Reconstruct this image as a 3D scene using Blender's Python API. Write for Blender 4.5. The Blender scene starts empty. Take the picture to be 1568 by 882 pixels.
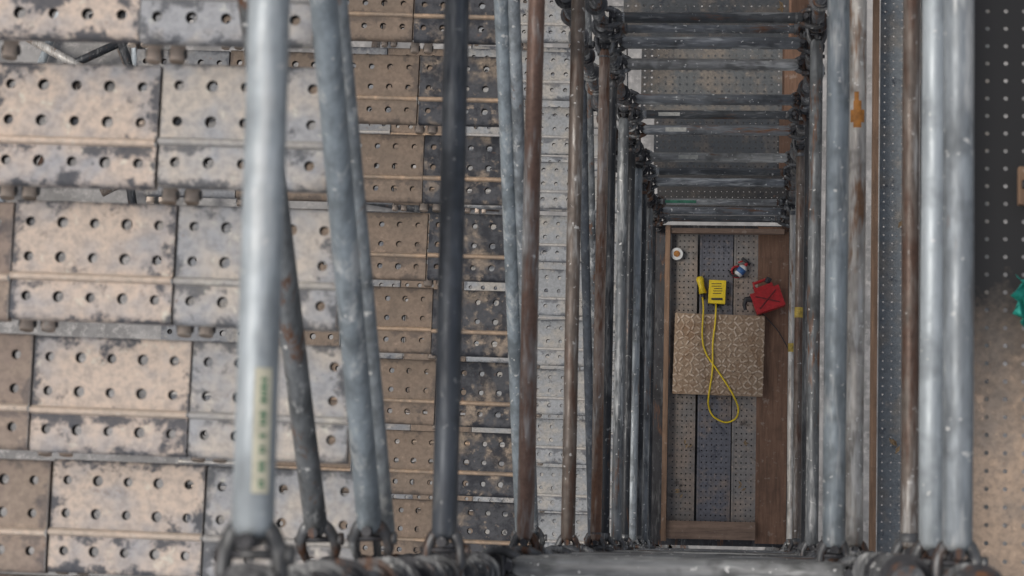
import bpy, bmesh, math, random
from mathutils import Vector, Matrix
random.seed(7)
H=22.0   # camera height above the ground; D = drop below the camera
def P(x,y,d): return Vector((x,y,H-d))
scn=bpy.context.scene
# ------------------------------------------------------------ materials
def nodes(name):
    m=bpy.data.materials.new(name); m.use_nodes=True
    nt=m.node_tree; b=nt.nodes['Principled BSDF']; return m,nt,b
def N(nt,t,**k):
    n=nt.nodes.new(t)
    for a,v in k.items(): setattr(n,a,v)
    return n
def noise(nt,vec,scale,detail=3,rough=.65,dist=0):
    n=N(nt,'ShaderNodeTexNoise'); n.inputs['Scale'].default_value=scale
    n.inputs['Detail'].default_value=detail; n.inputs['Roughness'].default_value=rough
    n.inputs['Distortion'].default_value=0
    nt.links.new(vec,n.inputs['Vector']); return n.outputs['Fac']
def ramp(nt,fac,a,b,va=0,vb=1):
    n=N(nt,'ShaderNodeMapRange'); n.clamp=True
    n.inputs['From Min'].default_value=a; n.inputs['From Max'].default_value=b
    n.inputs['To Min'].default_value=va; n.inputs['To Max'].default_value=vb
    nt.links.new(fac,n.inputs['Value']); return n.outputs['Result']
def mth(nt,op,a,b=None):
    n=N(nt,'ShaderNodeMath',operation=op)
    for s,v in zip(n.inputs,(a,b)):
        if v is None: continue
        if isinstance(v,(int,float)): s.default_value=v
        else: nt.links.new(v,s)
    return n.outputs[0]
def mix(nt,fac,c1,c2):
    n=N(nt,'ShaderNodeMix',data_type='RGBA')
    for s,v in ((n.inputs[6],c1),(n.inputs[7],c2)):
        if isinstance(v,tuple): s.default_value=(*v,1)
        else: nt.links.new(v,s)
    if isinstance(fac,(int,float)): n.inputs[0].default_value=fac
    else: nt.links.new(fac,n.inputs[0])
    return n.outputs[2]
def pos(nt,scale=(1,1,1),off=(0,0,0)):
    g=N(nt,'ShaderNodeNewGeometry'); m=N(nt,'ShaderNodeMapping')
    m.inputs['Scale'].default_value=scale; m.inputs['Location'].default_value=off
    nt.links.new(g.outputs['Position'],m.inputs['Vector']); return m.outputs['Vector']
def bump(nt,b,h,strength,dist=.002):
    n=N(nt,'ShaderNodeBump'); n.inputs['Strength'].default_value=strength; n.inputs['Distance'].default_value=dist
    nt.links.new(h,n.inputs['Height']); nt.links.new(n.outputs['Normal'],b.inputs['Normal'])
def metal(name,base,rust=0.0,dark=.5,pale=.3,rustc=(.19,.085,.04),axis='y',metallic=.25,rough=.5):
    m,nt,b=nodes(name); o=tuple(random.uniform(-50,50) for _ in range(3))
    st={'y':(1,.16,1),'x':(.16,1,1),'z':(1,1,.16)}[axis]
    v=pos(nt,(1,1,1),o); vs=pos(nt,st,o)
    big=noise(nt,v,8,3,.7)
    c=mix(nt,ramp(nt,noise(nt,vs,30,3,.7),.35,.68),base,tuple(x*(1-dark*.75) for x in base))
    c=mix(nt,ramp(nt,big,.50,.66,0,dark),c,tuple(x*.3 for x in base))
    st2=noise(nt,vs,13,4,.8)
    c=mix(nt,ramp(nt,st2,.55,.66,0,pale),c,(.60,.60,.58))
    sp=ramp(nt,noise(nt,v,55,2,.5),.67,.70); msk=ramp(nt,big,.36,.50)
    c=mix(nt,mth(nt,'MULTIPLY',mth(nt,'MULTIPLY',sp,msk),min(1,pale*1.4)),c,(.64,.63,.60))
    if rust>0:
        r=ramp(nt,st2,.30+rust*.5,.20+rust*.5)
        rc=mix(nt,noise(nt,v,60,2,.7),rustc,tuple(x*.35 for x in rustc))
        c=mix(nt,r,c,rc)
    nt.links.new(c,b.inputs['Base Color']); b.inputs['Metallic'].default_value=metallic
    nt.links.new(ramp(nt,big,.3,.7,rough-.12,rough+.2),b.inputs['Roughness'])
    bump(nt,b,noise(nt,v,60,1,.7),.3,.0015)
    return m
def plate(name,base,dust,grime=(.035,.04,.055),ga=.5,da=.5,rough=.75,sc=1.0,edge=0.0,bp=False,shade_y=None):
    m,nt,b=nodes(name); o=tuple(random.uniform(-50,50) for _ in range(3))
    v=pos(nt,(1,1,1),o)
    c=mix(nt,ramp(nt,noise(nt,v,7*sc,3,.7,.3),.62-da*.35,.72-da*.2),base,dust)
    fine=noise(nt,v,70*sc,2,.7)
    c=mix(nt,ramp(nt,fine,.40,.64,0,.40),c,tuple(x*.5 for x in base))
    g=noise(nt,v,13*sc,5,.75,.4)
    c=mix(nt,ramp(nt,g,.70-ga*.3,.78-ga*.22,0,.85),c,grime)
    mid=noise(nt,v,28*sc,4,.75)
    c=mix(nt,ramp(nt,mid,.60,.68,0,.55),c,tuple(min(.65,x*1.45) for x in dust))
    c=mix(nt,ramp(nt,mid,.36,.28,0,.5),c,(.18,.10,.06))
    if shade_y:  # painted shadow: colour goes near black along world Y
        y0,y1=shade_y; gx=N(nt,'ShaderNodeNewGeometry'); sx=N(nt,'ShaderNodeSeparateXYZ'); nt.links.new(gx.outputs['Position'],sx.inputs[0])
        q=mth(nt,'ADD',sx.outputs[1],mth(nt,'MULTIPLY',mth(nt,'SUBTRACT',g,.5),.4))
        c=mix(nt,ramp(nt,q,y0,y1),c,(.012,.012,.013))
    if edge>0:
        tc=N(nt,'ShaderNodeTexCoord'); sx=N(nt,'ShaderNodeSeparateXYZ'); nt.links.new(tc.outputs['Object'],sx.inputs[0])
        X,Y=sx.outputs[0],sx.outputs[1]
        d=mth(nt,'MINIMUM',mth(nt,'MINIMUM',X,mth(nt,'SUBTRACT',.313,X)),mth(nt,'MINIMUM',mth(nt,'MULTIPLY',Y,-1),mth(nt,'ADD',Y,.229)))
        d2=mth(nt,'ABSOLUTE',mth(nt,'ADD',Y,.159)); d=mth(nt,'MINIMUM',d,mth(nt,'ADD',d2,.000))  # dark line below the rib is painted shade; edges are grime
        q=mth(nt,'ADD',d,mth(nt,'MULTIPLY',mth(nt,'SUBTRACT',.535,g),.20))
        c=mix(nt,ramp(nt,q,.018,.002,0,edge),c,grime)  # grime at the edges, painted shade below the rib, in one colour
    nt.links.new(c,b.inputs['Base Color']); b.inputs['Metallic'].default_value=.1
    b.inputs['Roughness'].default_value=rough
    if bp: bump(nt,b,fine,.5,.0015)
    return m
def wood(name,base,axis='y',var=.5):
    m,nt,b=nodes(name); o=tuple(random.uniform(-50,50) for _ in range(3))
    st={'y':(1,.08,1),'x':(.08,1,1)}[axis]
    v=pos(nt,st,o); v2=pos(nt,(1,1,1),o)
    c=mix(nt,ramp(nt,noise(nt,v,45,4,.75,1),.35,.68),base,tuple(x*(1-var) for x in base))
    c=mix(nt,ramp(nt,noise(nt,v2,8,4,.7),.5,.7,0,.6),c,tuple(x*.45 for x in base))
    c=mix(nt,ramp(nt,noise(nt,v2,22,3,.7),.62,.70,0,.35),c,(.40,.34,.28))
    nt.links.new(c,b.inputs['Base Color']); b.inputs['Roughness'].default_value=.8
    return m
def plain(name,col,rough=.5,var=.25,metallic=0):
    m,nt,b=nodes(name); v=pos(nt)
    c=mix(nt,ramp(nt,noise(nt,v,45,3,.7),.35,.7),col,tuple(x*(1-var) for x in col))
    nt.links.new(c,b.inputs['Base Color']); b.inputs['Roughness'].default_value=rough; b.inputs['Metallic'].default_value=metallic
    return m
# ------------------------------------------------------------ mesh builder
class MB:
    def __init__(s): s.v=[];s.f=[];s.mi=[];s.sm=[];s.mats=[]
    def m(s,mat):
        if mat not in s.mats: s.mats.append(mat)
        return s.mats.index(mat)
    def face(s,idx,mi,sm=False): s.f.append(idx);s.mi.append(mi);s.sm.append(sm)
    def sweep(s,path,r,mat,seg=14,cap=True):
        mi=s.m(mat); path=[Vector(p) for p in path]; n=len(path)
        rr=r if isinstance(r,(list,tuple)) else [r]*n
        up0=Vector((0,0,1)) if abs((path[-1]-path[0]).normalized().z)<.9 else Vector((1,0,0))
        base=len(s.v)
        for i,p in enumerate(path):
            t=(path[min(i+1,n-1)]-path[max(i-1,0)]).normalized()
            a=t.cross(up0).normalized(); b=a.cross(t).normalized()
            for j in range(seg):
                an=2*math.pi*j/seg; s.v.append(p+a*math.cos(an)*rr[i]+b*math.sin(an)*rr[i])
        for i in range(n-1):
            for j in range(seg):
                a=base+i*seg+j; b=base+i*seg+(j+1)%seg
                s.face((a,b,b+seg,a+seg),mi,True)
        if cap:
            s.face(tuple(range(base,base+seg))[::-1],mi); s.face(tuple(range(base+(n-1)*seg,base+n*seg)),mi)
    def box(s,c,size,mat,R=None):
        mi=s.m(mat); c=Vector(c); b=len(s.v); h=Vector(size)/2
        for sx in(-1,1):
            for sy in(-1,1):
                for sz in(-1,1):
                    p=Vector((sx*h.x,sy*h.y,sz*h.z)); s.v.append(c+(R@p if R else p))
        for q in((0,1,3,2),(4,6,7,5),(0,4,5,1),(2,3,7,6),(0,2,6,4),(1,5,7,3)):
            s.face(tuple(b+i for i in q),mi)
    def perf(s,x0,x1,y0,y1,nx,ny,r,z,mat,per=4,lip=.006,rim=0.0,alt=1.0,inner=None):
        mi=s.m(mat); mj=s.m(inner) if inner else mi
        for i in range(nx):
            for j in range(ny):
                ax=x0+(x1-x0)*i/nx; bx=x0+(x1-x0)*(i+1)/nx
                ay=y0+(y1-y0)*j/ny; by=y0+(y1-y0)*(j+1)/ny
                cx,cy=(ax+bx)/2,(ay+by)/2; pts=[]
                for k in range(per): pts.append((-1+2*k/per,-1))
                for k in range(per): pts.append((1,-1+2*k/per))
                for k in range(per): pts.append((1-2*k/per,1))
                for k in range(per): pts.append((-1,1-2*k/per))
                n=len(pts); b=len(s.v); rad=r*(alt if (i+j)%2 else 1)
                for (u,w) in pts: s.v.append(Vector((cx+u*(bx-ax)/2,cy+w*(by-ay)/2,z)))
                rings=[(rad*1.45,z),(rad*1.05,z+rim),(rad,z+rim-.001),(rad*.93,z-lip)] if rim else [(rad,z),(rad*.97,z-lip)]
                for (q,zz) in rings:
                    for (u,w) in pts:
                        l=math.hypot(u,w); s.v.append(Vector((cx+u/l*q,cy+w/l*q,zz)))
                L=len(rings)
                for g in range(L):
                    for k in range(n):
                        a=b+g*n+k; c=b+g*n+(k+1)%n
                        s.face((a,c,c+n,a+n),mj if g==L-1 else mi,g>0)
    def mesh(s,name,origin=(0,0,0)):
        me=bpy.data.meshes.new(name); o=Vector(origin)
        me.from_pydata([v-o for v in s.v],[],s.f)
        for m in s.mats: me.materials.append(m)
        me.polygons.foreach_set('material_index',s.mi); me.polygons.foreach_set('use_smooth',s.sm)
        me.update(); return me
    def obj(s,name,origin=(0,0,0),parent=None,bevel=0):
        o=bpy.data.objects.new(name,s.mesh(name,origin)); o.location=origin
        scn.collection.objects.link(o)
        if parent: o.parent=parent
        if bevel:
            b=o.modifiers.new('bevel','BEVEL'); b.width=bevel; b.segments=3; b.limit_method='ANGLE'
        return o
def empty(name,loc=(0,0,0)):
    e=bpy.data.objects.new(name,None); e.location=loc; scn.collection.objects.link(e); return e
# ------------------------------------------------------------ palette
G_light=metal('galv_light',(.43,.47,.49),dark=.45,pale=.4)
G_blue =metal('galv_blue',(.27,.31,.335),dark=.6,pale=.5)
G_blue2=metal('galv_blue_streaked',(.31,.34,.36),dark=.75,pale=.65,rust=.12)
G_dark =metal('galv_dark',(.075,.085,.10),dark=.6,pale=.15)
G_black =metal('tube_black',(.030,.032,.036),dark=.5,pale=.18,rust=.2)
G_mid  =metal('galv_mid',(.19,.20,.205),rust=.26,dark=.8,pale=.6)
G_midx =metal('galv_mid_cross',(.20,.21,.22),rust=.26,dark=.8,pale=.7,axis='x')
G_palex =metal('galv_pale_cross',(.33,.33,.32),rust=.18,dark=.8,pale=.7,axis='x')
G_darkx =metal('galv_dark_cross',(.08,.085,.09),rust=.28,dark=.7,pale=.4,axis='x')
G_rust =metal('tube_rusty',(.30,.27,.25),rust=.50,dark=.5,pale=.6,rustc=(.22,.13,.095))
G_tan =metal('tube_rusty_tan',(.35,.27,.22),rust=.40,dark=.5,pale=.6,rustc=(.22,.11,.065))
G_brown=metal('tube_brown',(.15,.12,.10),rust=.38,dark=.6,pale=.45,rustc=(.11,.06,.04))
G_white=metal('tube_white',(.48,.45,.41),rust=.32,dark=.8,pale=.6,rustc=(.24,.13,.07))
G_post =metal('post_metal',(.14,.145,.155),rust=.34,dark=.7,pale=.5,axis='z')
C_metal=metal('coupler_metal',(.14,.142,.145),rust=.34,dark=.7,pale=.45,metallic=.5,rustc=(.12,.06,.035))
C_dark =metal('coupler_dark',(.045,.045,.05),rust=.25,dark=.5,pale=.15,metallic=.4)
HOLE=plain('hole_shade',(.05,.042,.037),.9,.5)  # dark colour paints the shade inside the holes
PL_beige=plate('plate_beige',(.35,.345,.355),(.57,.465,.385),grime=(.06,.065,.078),ga=.36,da=.85,edge=.9,bp=True)
PL_grey=plate('plate_greybeige',(.35,.355,.37),(.50,.445,.39),grime=(.075,.08,.09),ga=.32,da=.55,edge=.8,bp=True)
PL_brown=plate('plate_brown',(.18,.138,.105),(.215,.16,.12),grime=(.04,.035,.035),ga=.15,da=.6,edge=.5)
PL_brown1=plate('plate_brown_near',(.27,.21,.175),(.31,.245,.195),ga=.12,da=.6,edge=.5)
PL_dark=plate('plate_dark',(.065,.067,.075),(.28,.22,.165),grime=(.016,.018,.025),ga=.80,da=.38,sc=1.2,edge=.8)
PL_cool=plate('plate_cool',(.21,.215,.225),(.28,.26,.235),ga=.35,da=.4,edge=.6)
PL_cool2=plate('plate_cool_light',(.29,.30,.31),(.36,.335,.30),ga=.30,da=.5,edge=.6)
PL_cool3=plate('deck_cool_light',(.20,.22,.23),(.25,.235,.21),ga=.35,da=.4)
PL_deck=plate('deck_grey',(.115,.12,.12),(.20,.17,.14),ga=.42,da=.45)
PL_black=plate('deck_dark_gap',(.030,.028,.027),(.05,.042,.036),grime=(.010,.010,.012),ga=.5,da=.25)  # near-black colour stands for the unlit gap behind the top wall
PL_bbr=plate('deck_beige_shaded',(.27,.22,.18),(.42,.31,.225),ga=.2,da=.8,shade_y=(.20,.62))  # shadow of a deck above is painted into the upper part
PL_rib=plate('rib_worn',(.54,.45,.37),(.64,.51,.41),ga=.10,da=.6)
PL_ribd=plate('rib_worn_dark',(.29,.225,.17),(.44,.31,.21),ga=.2,da=.6)
PL_ribc=plate('rib_cool',(.40,.385,.37),(.48,.44,.39),ga=.2,da=.5)
W_floor=wood('plywood_brown',(.21,.115,.07)); W_board=wood('timber_orange',(.24,.145,.088)); W_x=wood('timber_cross',(.25,.165,.115),axis='x')
BLACK=plain('black_rubber',(.02,.02,.022),.6); RED=plain('red_plastic',(.44,.014,.018),.4,.4); YEL=plain('yellow_plastic',(.73,.52,.01),.45,.2)
# ------------------------------------------------------------ ground
mg,nt,b=nodes('site_ground'); v=pos(nt)
c=mix(nt,ramp(nt,noise(nt,v,1.6,4,.7),.35,.65),(.30,.29,.28),(.14,.135,.13))
c=mix(nt,ramp(nt,noise(nt,v,9,4,.7),.5,.7),c,(.38,.36,.34)); nt.links.new(c,b.inputs['Base Color']); b.inputs['Roughness'].default_value=.9
g=MB(); mi=g.m(mg); g.v=[Vector((-300,-300,0)),Vector((300,-300,0)),Vector((300,300,0)),Vector((-300,300,0))]; g.face((0,1,2,3),mi); g.obj('ground')
# ------------------------------------------------------------ tread panels
PW=.318
def tread_mesh(name,pm,rm,per=4):
    t=MB(); w=PW-.005
    for (a,b_) in ((-.078,-.004),(-.138,-.078),(-.214,-.154)):
        t.perf(0,w,a,b_,5,1,.0094,0,pm,per,lip=.022,rim=.0020,alt=1.15,inner=HOLE)
    def strip(prof,mat):
        mi=t.m(mat); b=len(t.v)
        for (y,z) in prof: t.v+= [Vector((0,y,z)),Vector((w,y,z))]
        for i in range(len(prof)-1):
            a=b+2*i; t.face((a,a+2,a+3,a+1),mi,True)
    strip([(-.138,0),(-.140,.007),(-.144,.015),(-.150,.015),(-.1535,.005),(-.154,0)],rm)   # rib
    strip([(-.214,0),(-.222,-.002),(-.228,-.008),(-.229,-.034)],pm)                    # nose
    strip([(-.004,0),(0,-.003),(.001,-.034)],pm)                                       # back
    for x in (0,w):
        mi=t.m(pm); b=len(t.v)
        t.v+=[Vector((x,-.001,-.001)),Vector((x,-.228,-.006)),Vector((x,-.228,-.034)),Vector((x,.001,-.034))]; t.face((b,b+1,b+2,b+3),mi)
    t.sweep([(w*.05,-.215,-.045),(w*.95,-.215,-.045)],.008,C_metal,8)
    return t.mesh(name)
def clip_mesh():
    t=MB(); t.sweep([(0,.03,-.02),(0,-.004,-.012)],.0145,PL_rib,12); t.sweep([(-.016,.012,-.02),(.016,.012,-.02)],.010,C_metal,8); return t.mesh('tread_clip')
CM=clip_mesh()
spec=dict(beige=(PL_beige,PL_rib,4),grey=(PL_grey,PL_ribc,4),brown1=(PL_brown1,PL_rib,4),brown=(PL_brown,PL_ribd,3),dark=(PL_dark,PL_ribd,3),cool=(PL_cool,PL_ribc,2),cool2=(PL_cool2,PL_ribc,2))
T={k:tread_mesh('tread_'+k,*a) for k,a in spec.items()}
RUN,RISE=.2415,.167
def flight(D0,cols,k0,k1,Y0=.852,xr=-.762,yaw=-.020):
    e=empty('scaffold_stair_flight',P(xr,Y0,D0))
    for k in range(k0,k1+1):
        for j,cn in enumerate(cols):
            x=xr-PW*(j+1)
            y=Y0-k*RUN + math.tan(-yaw)*(xr-x)
            o=bpy.data.objects.new(f'tread_{k-k0}_{j}',T[cn]); scn.collection.objects.link(o)
            o.parent=e; o.location=Vector((x+random.uniform(-.0015,.0015),y+random.uniform(-.004,.004),H-(D0+k*RISE)+random.uniform(-.002,.002)))-e.location
            o.rotation_euler=(random.uniform(-.012,.012),random.uniform(-.006,.006),yaw+random.uniform(-.005,.005))
            for dx in (.022,-.022):
                c=bpy.data.objects.new(f'clip_{k-k0}_{j}',CM); scn.collection.objects.link(c); c.parent=e
                c.location=Vector((x+dx,y+.012,H-(D0+k*RISE)))-e.location; c.rotation_euler=(0,0,yaw)
    s=MB()
    for x in (xr+.005,xr-PW*len(cols)-.01):
        a=P(x,Y0-k0*RUN,D0+k0*RISE+.085); bb=P(x,Y0-k1*RUN-.22,D0+k1*RISE+.085+.15)
        d=(bb-a); L=d.length; ang=math.atan2(d.z,-d.y)
        s.box((a+bb)/2,(.006,L,.06),C_metal,Matrix.Rotation(-ang,3,'X'))
    so=s.obj('stringer_pair'); so.parent=e; so.location=-e.location
    return e
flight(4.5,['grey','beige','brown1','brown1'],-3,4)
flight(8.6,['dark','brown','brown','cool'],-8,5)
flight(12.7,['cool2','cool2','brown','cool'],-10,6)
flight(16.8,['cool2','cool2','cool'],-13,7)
# ------------------------------------------------------------ couplers & tubes
def coupler(mb,c,axis,mat=None,s=1.0):
    """wedge-head coupler gripping a standard at c; axis = direction towards the tube"""
    mat=mat or C_metal; c=Vector(c); a=Vector(axis).normalized(); side=a.cross(Vector((0,0,1))).normalized()
    mb.sweep([c+a*.085,c+a*.065,c+a*.052],[.022,.020,.014],mat,14)
    for sg in (-1,1):
        p=[c+a*.070*s+side*sg*.010,c+a*.055*s+side*sg*.022,c+a*.033*s+side*sg*.032,c+a*.008+side*sg*.034,c-a*.018+side*sg*.026]
        mb.sweep(p,[.011,.012,.011,.010,.008],mat,8)
    mb.sweep([c+a*.045+Vector((0,0,.05)),c+a*.045-Vector((0,0,.04))],[.010,.007],C_dark,8)   # wedge
    mb.sweep([c+a*.03+side*.045,c+a*.03-side*.045],.006,C_dark,8)                            # bolt
    mb.sweep([c+a*.03+side*.050,c+a*.03+side*.040],.012,mat,6)
def tube(name,a,b,r,mat,ca=True,cb=True,inset=.062,label=None):
    mb=MB(); a=Vector(a); b=Vector(b); d=(b-a).normalized(); n=9
    A=a+d*inset if ca else a; B=b-d*inset if cb else b
    path=[A.lerp(B,i/(n-1)) for i in range(n)]
    if ca: path=[A-d*.012]+path
    rr=[r]*len(path)
    if ca: rr[0]=r*.7
    if cb: path.append(B+d*.012); rr.append(r*.7)
    sg=Vector((random.uniform(-1,1),0,random.uniform(-1,1)))*.0015
    path=[p+sg*math.sin(i) if 1<i<len(path)-2 else p for i,p in enumerate(path)]
    mb.sweep(path,rr,mat,24)
    if ca: coupler(mb,a,d)
    if cb: coupler(mb,b,-d)
    if label: label(mb,a,b,r)
    return mb.obj(name,a)
LAB=plain('label_cream',(.58,.55,.42),.6,.3); LG=plain('label_green',(.07,.22,.12),.6,.5); TAPE_G=plain('tape_green',(.08,.30,.18),.6,.6); TAPE_Y=plain('tape_yellow',(.40,.28,.04),.6,.6); TAPE_O=plain('rust_orange',(.42,.17,.03),.7,.6)
TAPE_W=plain('label_white',(.50,.49,.44),.6,.4)
def curved_label(mb,a,b,r,t0,t1,an0,an1,mat,lift=.0006):
    a=Vector(a);b=Vector(b);d=(b-a).normalized(); s=d.cross(Vector((0,0,1))).normalized(); u=s.cross(d).normalized()
    mi=mb.m(mat); base=len(mb.v); n=6
    for t in (t0,t1):
        for i in range(n+1):
            an=an0+(an1-an0)*i/n; mb.v.append(a+d*t+(s*math.cos(an)+u*math.sin(an))*(r+lift+.001))
    for i in range(n): mb.face((base+i,base+i+1,base+n+2+i,base+n+1+i),mi,True)
def lab1(mb,a,b,r):
    curved_label(mb,a,b,r,.100,.245,.72,1.50,LAB,.0012)
    rs=random.Random(3); t=.107
    while t<.236:
        w=rs.uniform(.002,.006); curved_label(mb,a,b,r,t,t+w,.98,1.22,LG,.0024); t+=w+rs.choice((.002,.002,.003,.010))
YB,YT=-.055,1.97
XL,XR=-.566,.275
R=.0243
left=[(2.88,R*1.02,G_light,lab1),(4.76,R,G_dark,None),(6.54,.0225,G_rust,None),(8.15,R*.95,G_brown,None),(9.7,.021,G_tan,None),(10.35,.018,G_black,None),(11.3,R,G_mid,None),(12.1,.02,G_black,None),(12.85,R,G_blue2,None),(13.6,.02,G_black,None),(14.4,R,G_mid,None),(15.0,.02,G_black,None)]
for d,r,m,l in left:
    tube('scaffold_ledger',P(XL,YB,d),P(XL,YT,d),r,m,label=l)
def rail(x,y0,d0,y1,r,m,ca=True,sl=RISE/RUN,dx=0):
    tube('scaffold_stair_handrail',P(x,y0,d0),P(x+dx,y1,d0-(y1-y0)*sl),r,m,ca=ca,cb=False)
rail(-.812,-.035,4.80,1.5,R*.93,G_mid,dx=-.060); rail(-.703,-.03,4.75,1.6,R*.98,G_blue,dx=-.022); rail(-.694,.0,4.90,1.6,.015,G_blue2,ca=False,dx=-.034)
rail(-.783,-.02,8.95,2.6,R,G_blue); rail(-.745,-.02,8.95,2.6,R*.85,G_blue2); rail(-.777,-.02,13.05,2.9,R,G_dark,True); rail(-.745,-.02,13.05,2.9,.018,G_mid)
def yell(mb,a,b,r): curved_label(mb,a,b,r,1.15,1.20,0.2,3.0,TAPE_Y)
def oran(mb,a,b,r):
    for t0,t1,a0,a1 in ((1.20,1.275,1.2,2.1),(1.215,1.25,.8,2.5),(1.26,1.30,1.5,2.0)): curved_label(mb,a,b,r,t0,t1,a0,a1,TAPE_O,t0*.0003)
right=[(4.25,.355,R*1.05,G_blue2,None),(4.95,.364,R,G_light,None),(5.6,.363,.0195,G_brown,None),(6.9,.300,R*.98,G_white,oran),(6.1,.217,.0275,G_blue,None),
 (9.5,.255,R,G_mid,None),(10.3,.268,.02,G_black,None),(11.3,.280,R,G_black,None),(12.2,.255,.02,G_brown,yell),(12.9,.27,R,G_mid,None),(14.4,.262,.019,G_white,yell),(15.0,.285,R,G_black,None),(8.6,.285,.018,G_black,None)]
for d,x,r,m,l in right: tube('scaffold_ledger',P(x,YB,d),P(x,YT,d),r,m,label=l)
def tag(mat,t0,t1): return lambda mb,a,b,r: curved_label(mb,a,b,r,t0,t1,1.1,1.9,mat)
topr=[(9.34,.021,G_darkx,None),(9.55,.016,G_midx,None),(9.82,R,G_midx,None),(10.27,R,G_palex,None),(11.1,R,G_midx,None),(11.5,.02,G_darkx,tag(TAPE_W,.14,.24)),(11.94,R,G_midx,tag(TAPE_W,.16,.26)),(12.8,R,G_palex,tag(TAPE_W,.2,.3)),(13.3,.02,G_darkx,None),(13.7,R,G_midx,None),(14.5,.02,G_palex,tag(TAPE_G,.08,.26)),(14.9,R,G_midx,None),(15.25,.02,G_darkx,None)]
for d,r,m,l in topr: tube('scaffold_guard_rail',P(XL+.01,YT,d),P(XR-.02,YT,d),r,m,label=l)
for d,m in [(5.6,G_palex),(6.2,G_palex),(6.6,G_midx),(7.3,G_palex),(7.8,G_midx),(8.4,G_darkx),(9.7,G_palex),(10.3,G_darkx),(11.4,G_midx),(12.8,G_midx),(14.4,G_midx)]:
    tube('scaffold_guard_rail',P(XL+.005,YB-.006,d),P(XR,YB-.006,d),R,m)
# standards with rosettes
def standard(x,y,top):
    mb=MB(); mb.sweep([P(x,y,H+0.0),P(x,y,top)],R,G_post,20)
    d=top+.12; k=0
    while d<17:
        for (rr,hh) in ((.044,.006),(.033,.022)):
            mb.sweep([P(x,y,d+hh),P(x,y,d-hh)],rr,C_metal if k%3 else C_dark,16)
        if k%4==1:
            mb.sweep([P(x,y,d+.26),P(x,y,d+.10)],R*1.18,C_metal,16)
            mb.sweep([P(x-.05,y,d+.2),P(x+.05,y,d+.2)],.008,C_dark,8)
        d+=random.uniform(.16,.28) if y<.5 else random.uniform(.3,.5); k+=1
    mb.sweep([P(x,y,H),P(x,y,H-.02)],.09,C_metal,12)
    return mb.obj('scaffold_standard',P(x,y,H))
standard(XL,YB-.022,2.75); standard(XR,YB,4.2); standard(.36,YB-.012,3.8)
standard(XL,YT,6); standard(XR-.02,YT,6); standard(-.80,YB-.03,4.75); standard(-.695,YB-.03,4.65)
standard(XL-.12,YT+.05,8)
# ------------------------------------------------------------ decks behind the top and right walls
def deck(x0,x1,y0,y1,d,mat,along='x',w=.24,pitch=.034,r=.0055):
    e=empty('scaffold_deck',P(x0,y0,d)); n=max(1,round(((y1-y0) if along=='x' else (x1-x0))/w))
    for i in range(n):
        mb=MB()
        if along=='x':
            a=y0+(y1-y0)*i/n; b_=y0+(y1-y0)*(i+1)/n-.006; X0,X1,Y0_,Y1_=x0,x1,a,b_
        else:
            a=x0+(x1-x0)*i/n; b_=x0+(x1-x0)*(i+1)/n-.006; X0,X1,Y0_,Y1_=a,b_,y0,y1
        z=H-d+random.uniform(-.003,.003)
        nx=max(2,round((X1-X0)/pitch)); ny=max(2,round((Y1_-Y0_)/pitch))
        mb.perf(X0,X1,Y0_,Y1_,nx,ny,r,z,mat,2,lip=.004,inner=HOLE)
        mb.box(((X0+X1)/2,Y0_+.002,z-.02),(X1-X0,.003,.036),mat); mb.box(((X0+X1)/2,Y1_-.002,z-.02),(X1-X0,.003,.036),mat)
        mb.box((X0+.002,(Y0_+Y1_)/2,z-.02),(.003,Y1_-Y0_-.012,.036),mat); mb.box((X1-.002,(Y0_+Y1_)/2,z-.02),(.003,Y1_-Y0_-.012,.036),mat)
        o=mb.obj(f'plank_{i}',(X0,Y0_,z),); o.parent=e; o.location=o.location-e.location
    return e
for i,d in enumerate((10.2,12.0,13.75)):
    deck(-.52,.16,2.05,2.78,d,PL_deck,'x')
    mb=MB(); mb.box(P(.235,2.4,d),(.13,.72,.018),W_floor); mb.obj('plywood_infill_strip')
deck(-.56,.27,2.05,2.8,15.5,PL_black,'x',r=.003)  # black deck added to fill a gap that is only dark
deck(.472,.60,-.2,2.6,9.0,PL_cool3,'y',w=.128,pitch=.03,r=.0035)
deck(.62,.90,-.2,2.6,9.05,PL_deck,'y',w=.14,pitch=.03,r=.005)
mb=MB(); mb.box(P(.452,1.1,8.95),(.020,2.6,.09),W_board); mb.obj('timber_toe_board')
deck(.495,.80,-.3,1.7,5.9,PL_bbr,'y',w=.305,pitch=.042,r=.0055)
mb=MB(); mb.box(P(.650,.84,5.86),(.05,.09,.03),W_board); mb.sweep([P(.632,.84,5.83),P(.66,.84,5.83)],.012,C_dark,8); mb.obj('timber_packer',bevel=.004)
# teal net scrap
mt=plain('teal_netting',(.02,.30,.24),.7,.5); mb=MB(); mi=mb.m(mt); b0=len(mb.v); rn=random.Random(5)
for i in range(8):
    for j in range(9): mb.v.append(P(.615+i*.014+.012*math.sin(j*2.1)+(0.02*abs(j-4)/4 if i==0 else 0),.515+j*.014+.008*math.sin(i*2),5.88-.014*math.sin(i*1.9+j*2.3)-.016-rn.uniform(0,.008)))
for i in range(7):
    for j in range(8): a=b0+i*9+j; mb.face((a,a+9,a+10,a+1),mi,False)
mb.obj('green_debris_netting')
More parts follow.
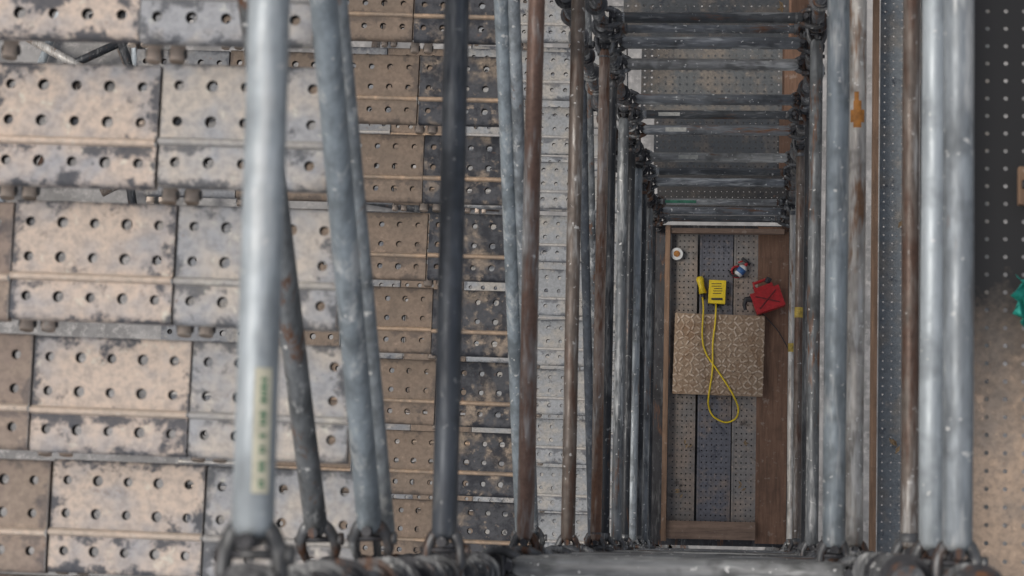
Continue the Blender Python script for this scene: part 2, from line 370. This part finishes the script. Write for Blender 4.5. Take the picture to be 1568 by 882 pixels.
# ------------------------------------------------------------ shaft floor platform
FD=15.55
fl=empty('timber_and_steel_platform',P(-.5,0,FD))
def child(mb,name,par=fl,bevel=0):
    o=mb.obj(name,bevel=bevel); o.parent=par; o.location=-Vector(par.location); return o
PL_f1=plate('plank_worn',(.19,.175,.16),(.26,.21,.17),grime=(.045,.035,.03),ga=.45,da=.5,sc=.7)
PL_f2=plate('plank_dark',(.14,.14,.155),(.24,.19,.155),ga=.48,da=.35,sc=.7)
PL_f3=plate('plank_pale',(.24,.22,.20),(.32,.26,.21),grime=(.06,.045,.035),ga=.42,da=.45,sc=.7)
for i,(x0,x1,m) in enumerate(((-.468,-.305,PL_f1),(-.290,-.085,PL_f2),(-.078,.07,PL_f3))):
    mb=MB(); z=H-FD
    for (xa,xb) in ((x0,x0+.012),(x1-.012,x1)):
        mb.box(((xa+xb)/2,.98,z-.014),(.012,1.88,.036),m)
    mb.perf(x0+.012,x1-.012,.04,1.92,max(3,round((x1-x0)/.034)),52,.0050,z,m,2,lip=.004,inner=HOLE)
    child(mb,f'steel_plank_{i}')
mb=MB(); mb.box(P(.165,.98,FD+.006),(.19,1.96,.018),W_floor); child(mb,'plywood_strip')
mb=MB(); mb.box(P(-.489,.98,FD-.03),(.03,1.95,.10),W_board); child(mb,'side_board')
mb=MB(); mb.box(P(-.12,1.925,FD-.03),(.70,.030,.07),W_x); child(mb,'end_board')
mb=MB(); mb.box(P(-.20,.075,FD-.03),(.545,.11,.04),W_x); child(mb,'base_board')
mb=MB(); mb.box(P(-.13,.98,FD+.12),(.9,2.0,.02),C_dark); child(mb,'lower_tray')
# dusty chequer plate sheet with raised lozenges
m,nt,b=nodes('dusty_chequer_plate'); v=pos(nt)
st=ramp(nt,noise(nt,v,4.2,4,.75),.54,.64,0,.6)
c=mix(nt,ramp(nt,noise(nt,v,30,3,.7),.4,.62),(.34,.25,.17),(.24,.165,.105))
c=mix(nt,st,c,(.20,.11,.055))
nt.links.new(c,b.inputs['Base Color']); b.inputs['Roughness'].default_value=.85
m2,nt,b=nodes('chequer_lozenge'); v=pos(nt)
st=ramp(nt,noise(nt,v,4.2,4,.75),.54,.64,0,.6)
c=mix(nt,ramp(nt,noise(nt,v,25,3,.7),.4,.62),(.52,.41,.31),(.36,.265,.18))
c=mix(nt,st,c,(.26,.15,.08))
nt.links.new(c,b.inputs['Base Color']); b.inputs['Roughness'].default_value=.8
mb=MB(); Rz=Matrix.Rotation(-.02,3,'Z'); cc=P(-.165,1.155,FD-.05); mb.box(cc,(.555,.50,.008),m,Rz)
for i in range(17):
    for j in range(15):
        an=(math.pi/4 if (i+j)%2 else -math.pi/4)+random.uniform(-.45,.45)
        p=cc+Rz@Vector((-.262+i*.0328+random.uniform(-.006,.006),-.232+j*.0331+random.uniform(-.004,.004),.0055))
        mb.box(p,(.034*random.uniform(.7,1.1),.010,.007),m2,Rz@Matrix.Rotation(an,3,'Z'))
mb.box(P(-.30,1.155,FD-.02),(.05,.46,.04),W_board); mb.box(P(.02,1.155,FD-.02),(.05,.46,.04),W_board); mb.obj('chequer_plate_sheet')
# ------------------------------------------------------------ small items
z0=FD
mb=MB(); c=P(-.180,1.545,z0-.03); mb.box(c,(.105,.145,.06),YEL,Matrix.Rotation(-.04,3,'Z'))
for i in range(5):
    wds=random.uniform(.05,.075); mb.box(c+Vector((random.uniform(-.006,.006),.05-i*.015,.0305)),(wds,.0045,.002),BLACK)
mb.box(c+Vector((0,-.045,.0305)),(.07,.014,.002),BLACK)
mb.sweep([c+Vector((0,-.07,0)),c+Vector((-.002,-.095,0))],.010,BLACK,10)
mb.obj('yellow_control_box',c,bevel=.008)
mb=MB(); a=P(-.290,1.64,z0-.03); bq=P(-.268,1.535,z0-.03)
mb.sweep([a,a.lerp(bq,.15),a.lerp(bq,.6),bq],[.018,.024,.018,.024],YEL,16); d=(bq-a).normalized()
mb.sweep([bq,bq+d*.035],[.016,.010],BLACK,12); mb.obj('yellow_hand_lamp',a)
def smooth(pts,n=10):
    out=[]; q=[pts[0]]+pts+[pts[-1]]
    for i in range(1,len(q)-2):
        p0,p1,p2,p3=[Vector(t) for t in q[i-1:i+3]]
        for k in range(n):
            t=k/n; out.append(.5*((2*p1)+(-p0+p2)*t+(2*p0-5*p1+4*p2-p3)*t*t+(-p0+3*p1-3*p2+p3)*t**3))
    out.append(Vector(pts[-1])); return out
def F(x,y,dz): return P(x,y,z0-dz)
cab=smooth([F(-.271,1.522,.03),F(-.263,1.433,.07),F(-.267,1.263,.068),F(-.243,1.162,.068),F(-.174,1.061,.068),F(-.113,.972,.068),F(-.069,.899,.06),F(-.040,.826,.01),F(-.057,.765,.008),F(-.121,.741,.008),F(-.194,.777,.008),F(-.223,.838,.01),F(-.223,.899,.06),F(-.202,1.061,.068),F(-.202,1.223,.068),F(-.190,1.344,.068),F(-.186,1.425,.07),F(-.186,1.474,.03)])
mb=MB(); mb.sweep(cab,.0052,YEL,8); mb.obj('yellow_cable')
mb=MB(); mb.sweep(smooth([F(.081,1.433,.05),F(.138,1.377,.03),F(.202,1.304,.02),F(.263,1.198,.02)]),.003,BLACK,6); mb.obj('black_wire')
# red fuel can lying on its side
rc=F(.130,1.500,.07); Rr=Matrix.Rotation(.35,3,'Z'); mb=MB()
def rl(x,y,z): return rc+Rr@Vector((x,y,z))
mb.box(rl(0,-.005,0),(.185,.13,.13),RED,Rr)
mb.box(rl(0,.072,0),(.12,.03,.09),RED,Rr)
RDK=plain('red_plastic_groove',(.12,.006,.008),.6,.4)
for sg in (-1,1): mb.box(rl(.0,-.005,.066+.001*sg),(.155,.007,.006),RDK,Matrix.Rotation(.35+sg*.55,3,'Z'))
mb.sweep([rl(-.05,.08,.02),rl(-.05,.118,.02),rl(.04,.118,.02),rl(.05,.08,.02)],.010,RED,10)
mb.sweep([rl(-.09,.03,.03),rl(-.125,.04,.03),rl(-.145,.015,.03),rl(-.15,-.02,.03)],[.022,.018,.012,.010],BLACK,12)
mb.sweep([rl(.03,.095,.03),rl(.055,.12,.03)],[.018,.018],BLACK,12)
mb.obj('red_fuel_can',rc,bevel=.014)
BLU=plain('blue_label',(.04,.12,.30),.4); WHT=plain('white_plastic',(.62,.62,.60),.4,.2)
a=F(-.057,1.652,.035); d=(F(.008,1.733,.035)-a).normalized(); mb=MB()
mb.sweep([a,a+d*.01,a+d*.06,a+d*.075],[.020,.026,.026,.012],WHT,16); mb.sweep([a+d*.018,a+d*.052],.0270,BLU,16)
mb.sweep([a+d*.075,a+d*.10],.010,RED,10); s=Vector((-d.y,d.x,0)); mb.sweep([a+d*.10-s*.02,a+d*.10+s*.045],.010,BLACK,10); mb.sweep([a+d*.09+s*.03,a+d*.065+s*.045],.005,RED,8)
mb.obj('spray_bottle',a)
a=F(-.06,1.675,.02); mb=MB(); mb.sweep([a+Vector((.034*math.cos(t*.5),.034*math.sin(t*.5),0)) for t in range(12)],.007,RED,8); mb.sweep([a+Vector((.045*math.cos(t*.4+3),.03*math.sin(t*.4+3),.01)) for t in range(10)],.006,BLACK,8); mb.obj('red_strap')
a=F(-.433,1.78,0); mb=MB(); mb.sweep([a,a+Vector((0,0,.05))],[.036,.038],WHT,24); mb.sweep([a+Vector((0,0,.0505)),a+Vector((0,0,.056))],.020,TAPE_O,18); mb.obj('white_tape_roll',a)
# small litter on decks
LF=plain('dry_leaf',(.26,.18,.10),.8)
mb=MB(); mi=mb.m(LF)
for (x,y,d) in [(.56,1.15,8.98),(.53,.35,8.98),(.0,2.30,11.97),(.12,2.18,10.17),(-.02,.35,15.53),(-.35,.6,15.53),(-.4,.3,15.53),(.0,.6,15.53)]:
    for q in range(3):
        c=P(x+random.uniform(-.02,.02),y+random.uniform(-.02,.02),d-.012*q); an=random.uniform(0,6); b0=len(mb.v)
        for (u,w,h) in ((-.018,0,0),(0,-.007,.006),(.018,0,.002),(0,.008,.005)):
            mb.v.append(c+Vector((u*math.cos(an)-w*math.sin(an),u*math.sin(an)+w*math.cos(an),h)))
        mb.face((b0,b0+1,b0+2,b0+3),mi)
mb.obj('leaf_litter')
for i in range(30):
    x=random.uniform(-7,-3); y=random.uniform(2.5,5.0); an=random.uniform(-.5,.5)+(math.pi/2 if i%2 else 0); L=random.uniform(.6,1.6)
    mb=MB(); mb.sweep([(x,y,.05+i*.01),(x+L*math.cos(an),y+L*math.sin(an),.05+i*.01)],.04,random.choice([G_light,G_white,G_brown,G_black]),10); mb.obj('loose_scaffold_tube')
# ------------------------------------------------------------ light
w=bpy.data.worlds.new('World'); scn.world=w; w.use_nodes=True; nt=w.node_tree
sk=nt.nodes.new('ShaderNodeTexSky'); sk.sky_type='NISHITA'; sk.sun_disc=False
el=math.radians(62); az=math.radians(278)
sk.sun_elevation=el; sk.sun_rotation=az; sk.air_density=1.0; sk.dust_density=4; sk.ozone_density=.4
hs=nt.nodes.new('ShaderNodeHueSaturation'); hs.inputs['Saturation'].default_value=.5
nt.links.new(sk.outputs[0],hs.inputs['Color']); nt.links.new(hs.outputs[0],nt.nodes['Background'].inputs[0]); nt.nodes['Background'].inputs[1].default_value=.125
L=bpy.data.lights.new('sun','SUN'); L.energy=1.5; L.angle=math.radians(14); L.color=(1,.96,.9)
lo=bpy.data.objects.new('sun',L); scn.collection.objects.link(lo)
sd=Vector((math.sin(az)*math.cos(el),math.cos(az)*math.cos(el),math.sin(el))); lo.rotation_euler=sd.to_track_quat('Z','Y').to_euler(); lo.location=(0,0,40)
# ------------------------------------------------------------ camera
cam=bpy.data.cameras.new('camera'); co=bpy.data.objects.new('camera',cam); scn.collection.objects.link(co); scn.camera=co
f=3840.0
Zc=Vector((-354,391,f)).normalized(); Yc=Vector((.0125,1,0)); Yc=(Yc-Zc*Yc.dot(Zc)).normalized(); Xc=Yc.cross(Zc)
Rm=Matrix((Xc,Yc,Zc)); co.matrix_world=Matrix.Translation((0,0,H))@Rm.to_4x4()
cam.lens=f/1568*36; cam.sensor_width=36; cam.clip_start=.1; cam.clip_end=1000
cam.dof.use_dof=True; cam.dof.focus_distance=12.5; cam.dof.aperture_fstop=8.5
scn.view_settings.view_transform='Standard'; scn.view_settings.look='None'; scn.view_settings.exposure=0
